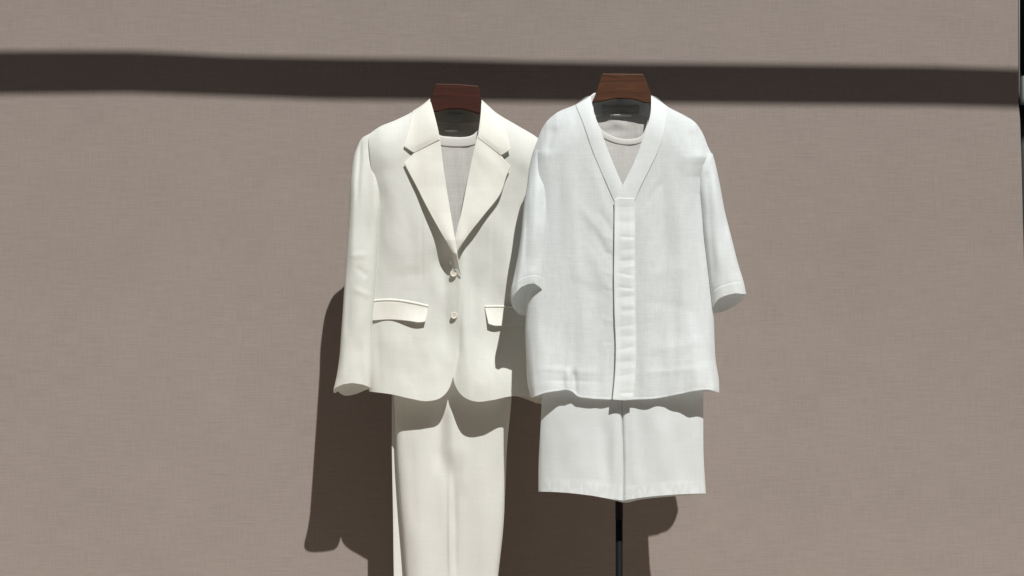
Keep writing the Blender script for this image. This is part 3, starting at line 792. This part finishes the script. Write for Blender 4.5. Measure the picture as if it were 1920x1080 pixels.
legL = mesh_obj('leg_front', V, Fc, M['shorts'], shorts)
V, Fc = patch([(1165, 640), (1317, 640)], botR, cen, rtR, lambda u, v, x, y: dso(x, y), 80, 140)
legR = mesh_obj('leg_front', V, Fc, M['shorts'], shorts)
hwL = [(1010, 897), (1050, 898), (1090, 899.5), (1125, 902), (1150, 907), (1168, 910)]
hwR = [(1169, 911), (1192, 909.5), (1225, 906), (1262, 902), (1321.5, 898.5)]
V, Fc = patch(hwL, [(p[0], p[1] + 0.5) for p in botL], [hwL[0], (botL[0][0], botL[0][1] + .5)], [hwL[-1], (botL[-1][0], botL[-1][1] + .5)],
              lambda u, v, x, y: dso(x, y) + 0.0011 + 0.0010 * sm(0, .4, v) * nz(x, y, 7, 1.0, 20), 80, 14)
mesh_obj('hem', V, Fc, M['shorts_double'], legL)
V, Fc = patch(hwR, [(p[0], p[1] + 0.5) for p in botR], [hwR[0], (botR[0][0], botR[0][1] + .5)], [hwR[-1], (botR[-1][0], botR[-1][1] + .5)],
              lambda u, v, x, y: dso(x, y) + 0.0001 + 0.0010 * sm(0, .4, v) * nz(x, y, 7, 2.0, 20), 80, 14)
mesh_obj('hem', V, Fc, M['shorts_double'], legR)
V, Fc = patch([(1018, 640), (1166, 640), (1317, 640)], [(1009.6, 921), (1060, 921), (1120, 930), (1155, 939), (1170, 942.5), (1199, 937), (1250, 931.5), (1285, 929), (1323.5, 924.5)],
              lfL, rtR, lambda u, v, x, y: 0.398 - 0.030 * rnd(min(x - 1011, 1324 - x) / 90) + 0.002 * nz(x, y, 40, 7.4, 90), 100, 60)
mesh_obj('back', V, Fc, M['shorts'], shorts)
V, Fc = tube([(1018, 632), (1018, 652)], [(1317, 632), (1317, 652)], lambda v: 0.400, lambda v: 0.034, 4, 60, 2.4)
mesh_obj('waistband', V, Fc, M['shorts'], shorts, 0.003)

# ============================================================ LIGHT, WORLD, CAMERA
sun = bpy.data.lights.new('sun', 'SUN'); sun.energy = 4.9; sun.angle = math.radians(0.4); sun.color = (1.0, 0.985, 0.955)
so = bpy.data.objects.new('sun', sun); COL.objects.link(so)
sd = Vector((SX, -1, SZ))
so.rotation_euler = sd.to_track_quat('Z', 'Y').to_euler(); so.location = (2, -6, 8)
w = bpy.data.worlds.new('World'); SC.world = w; w.use_nodes = True
wn = w.node_tree; wn.nodes.clear()
sky = wn.nodes.new('ShaderNodeTexSky'); sky.sky_type = 'NISHITA'; sky.sun_disc = False
sky.sun_elevation = math.atan2(SZ, math.hypot(SX, 1)); sky.sun_rotation = math.atan2(SX, -1)
bg = wn.nodes.new('ShaderNodeBackground'); bg.inputs['Strength'].default_value = 0.05
out = wn.nodes.new('ShaderNodeOutputWorld')
wn.links.new(sky.outputs[0], bg.inputs[0]); wn.links.new(bg.outputs[0], out.inputs[0])

cam = bpy.data.cameras.new('camera'); cam.sensor_width = 36; cam.lens = F / 1920 * 36
cam.clip_end = 300
co = bpy.data.objects.new('camera', cam); COL.objects.link(co)
co.location = (0, -D, CZ); co.rotation_euler = (math.radians(90), 0, 0)
SC.camera = co
vs = SC.view_settings; vs.view_transform = 'Standard'; vs.look = 'None'; vs.gamma = 1; vs.exposure = 0.06
vs.use_curve_mapping = False
SC.render.resolution_x = 1024; SC.render.resolution_y = 576
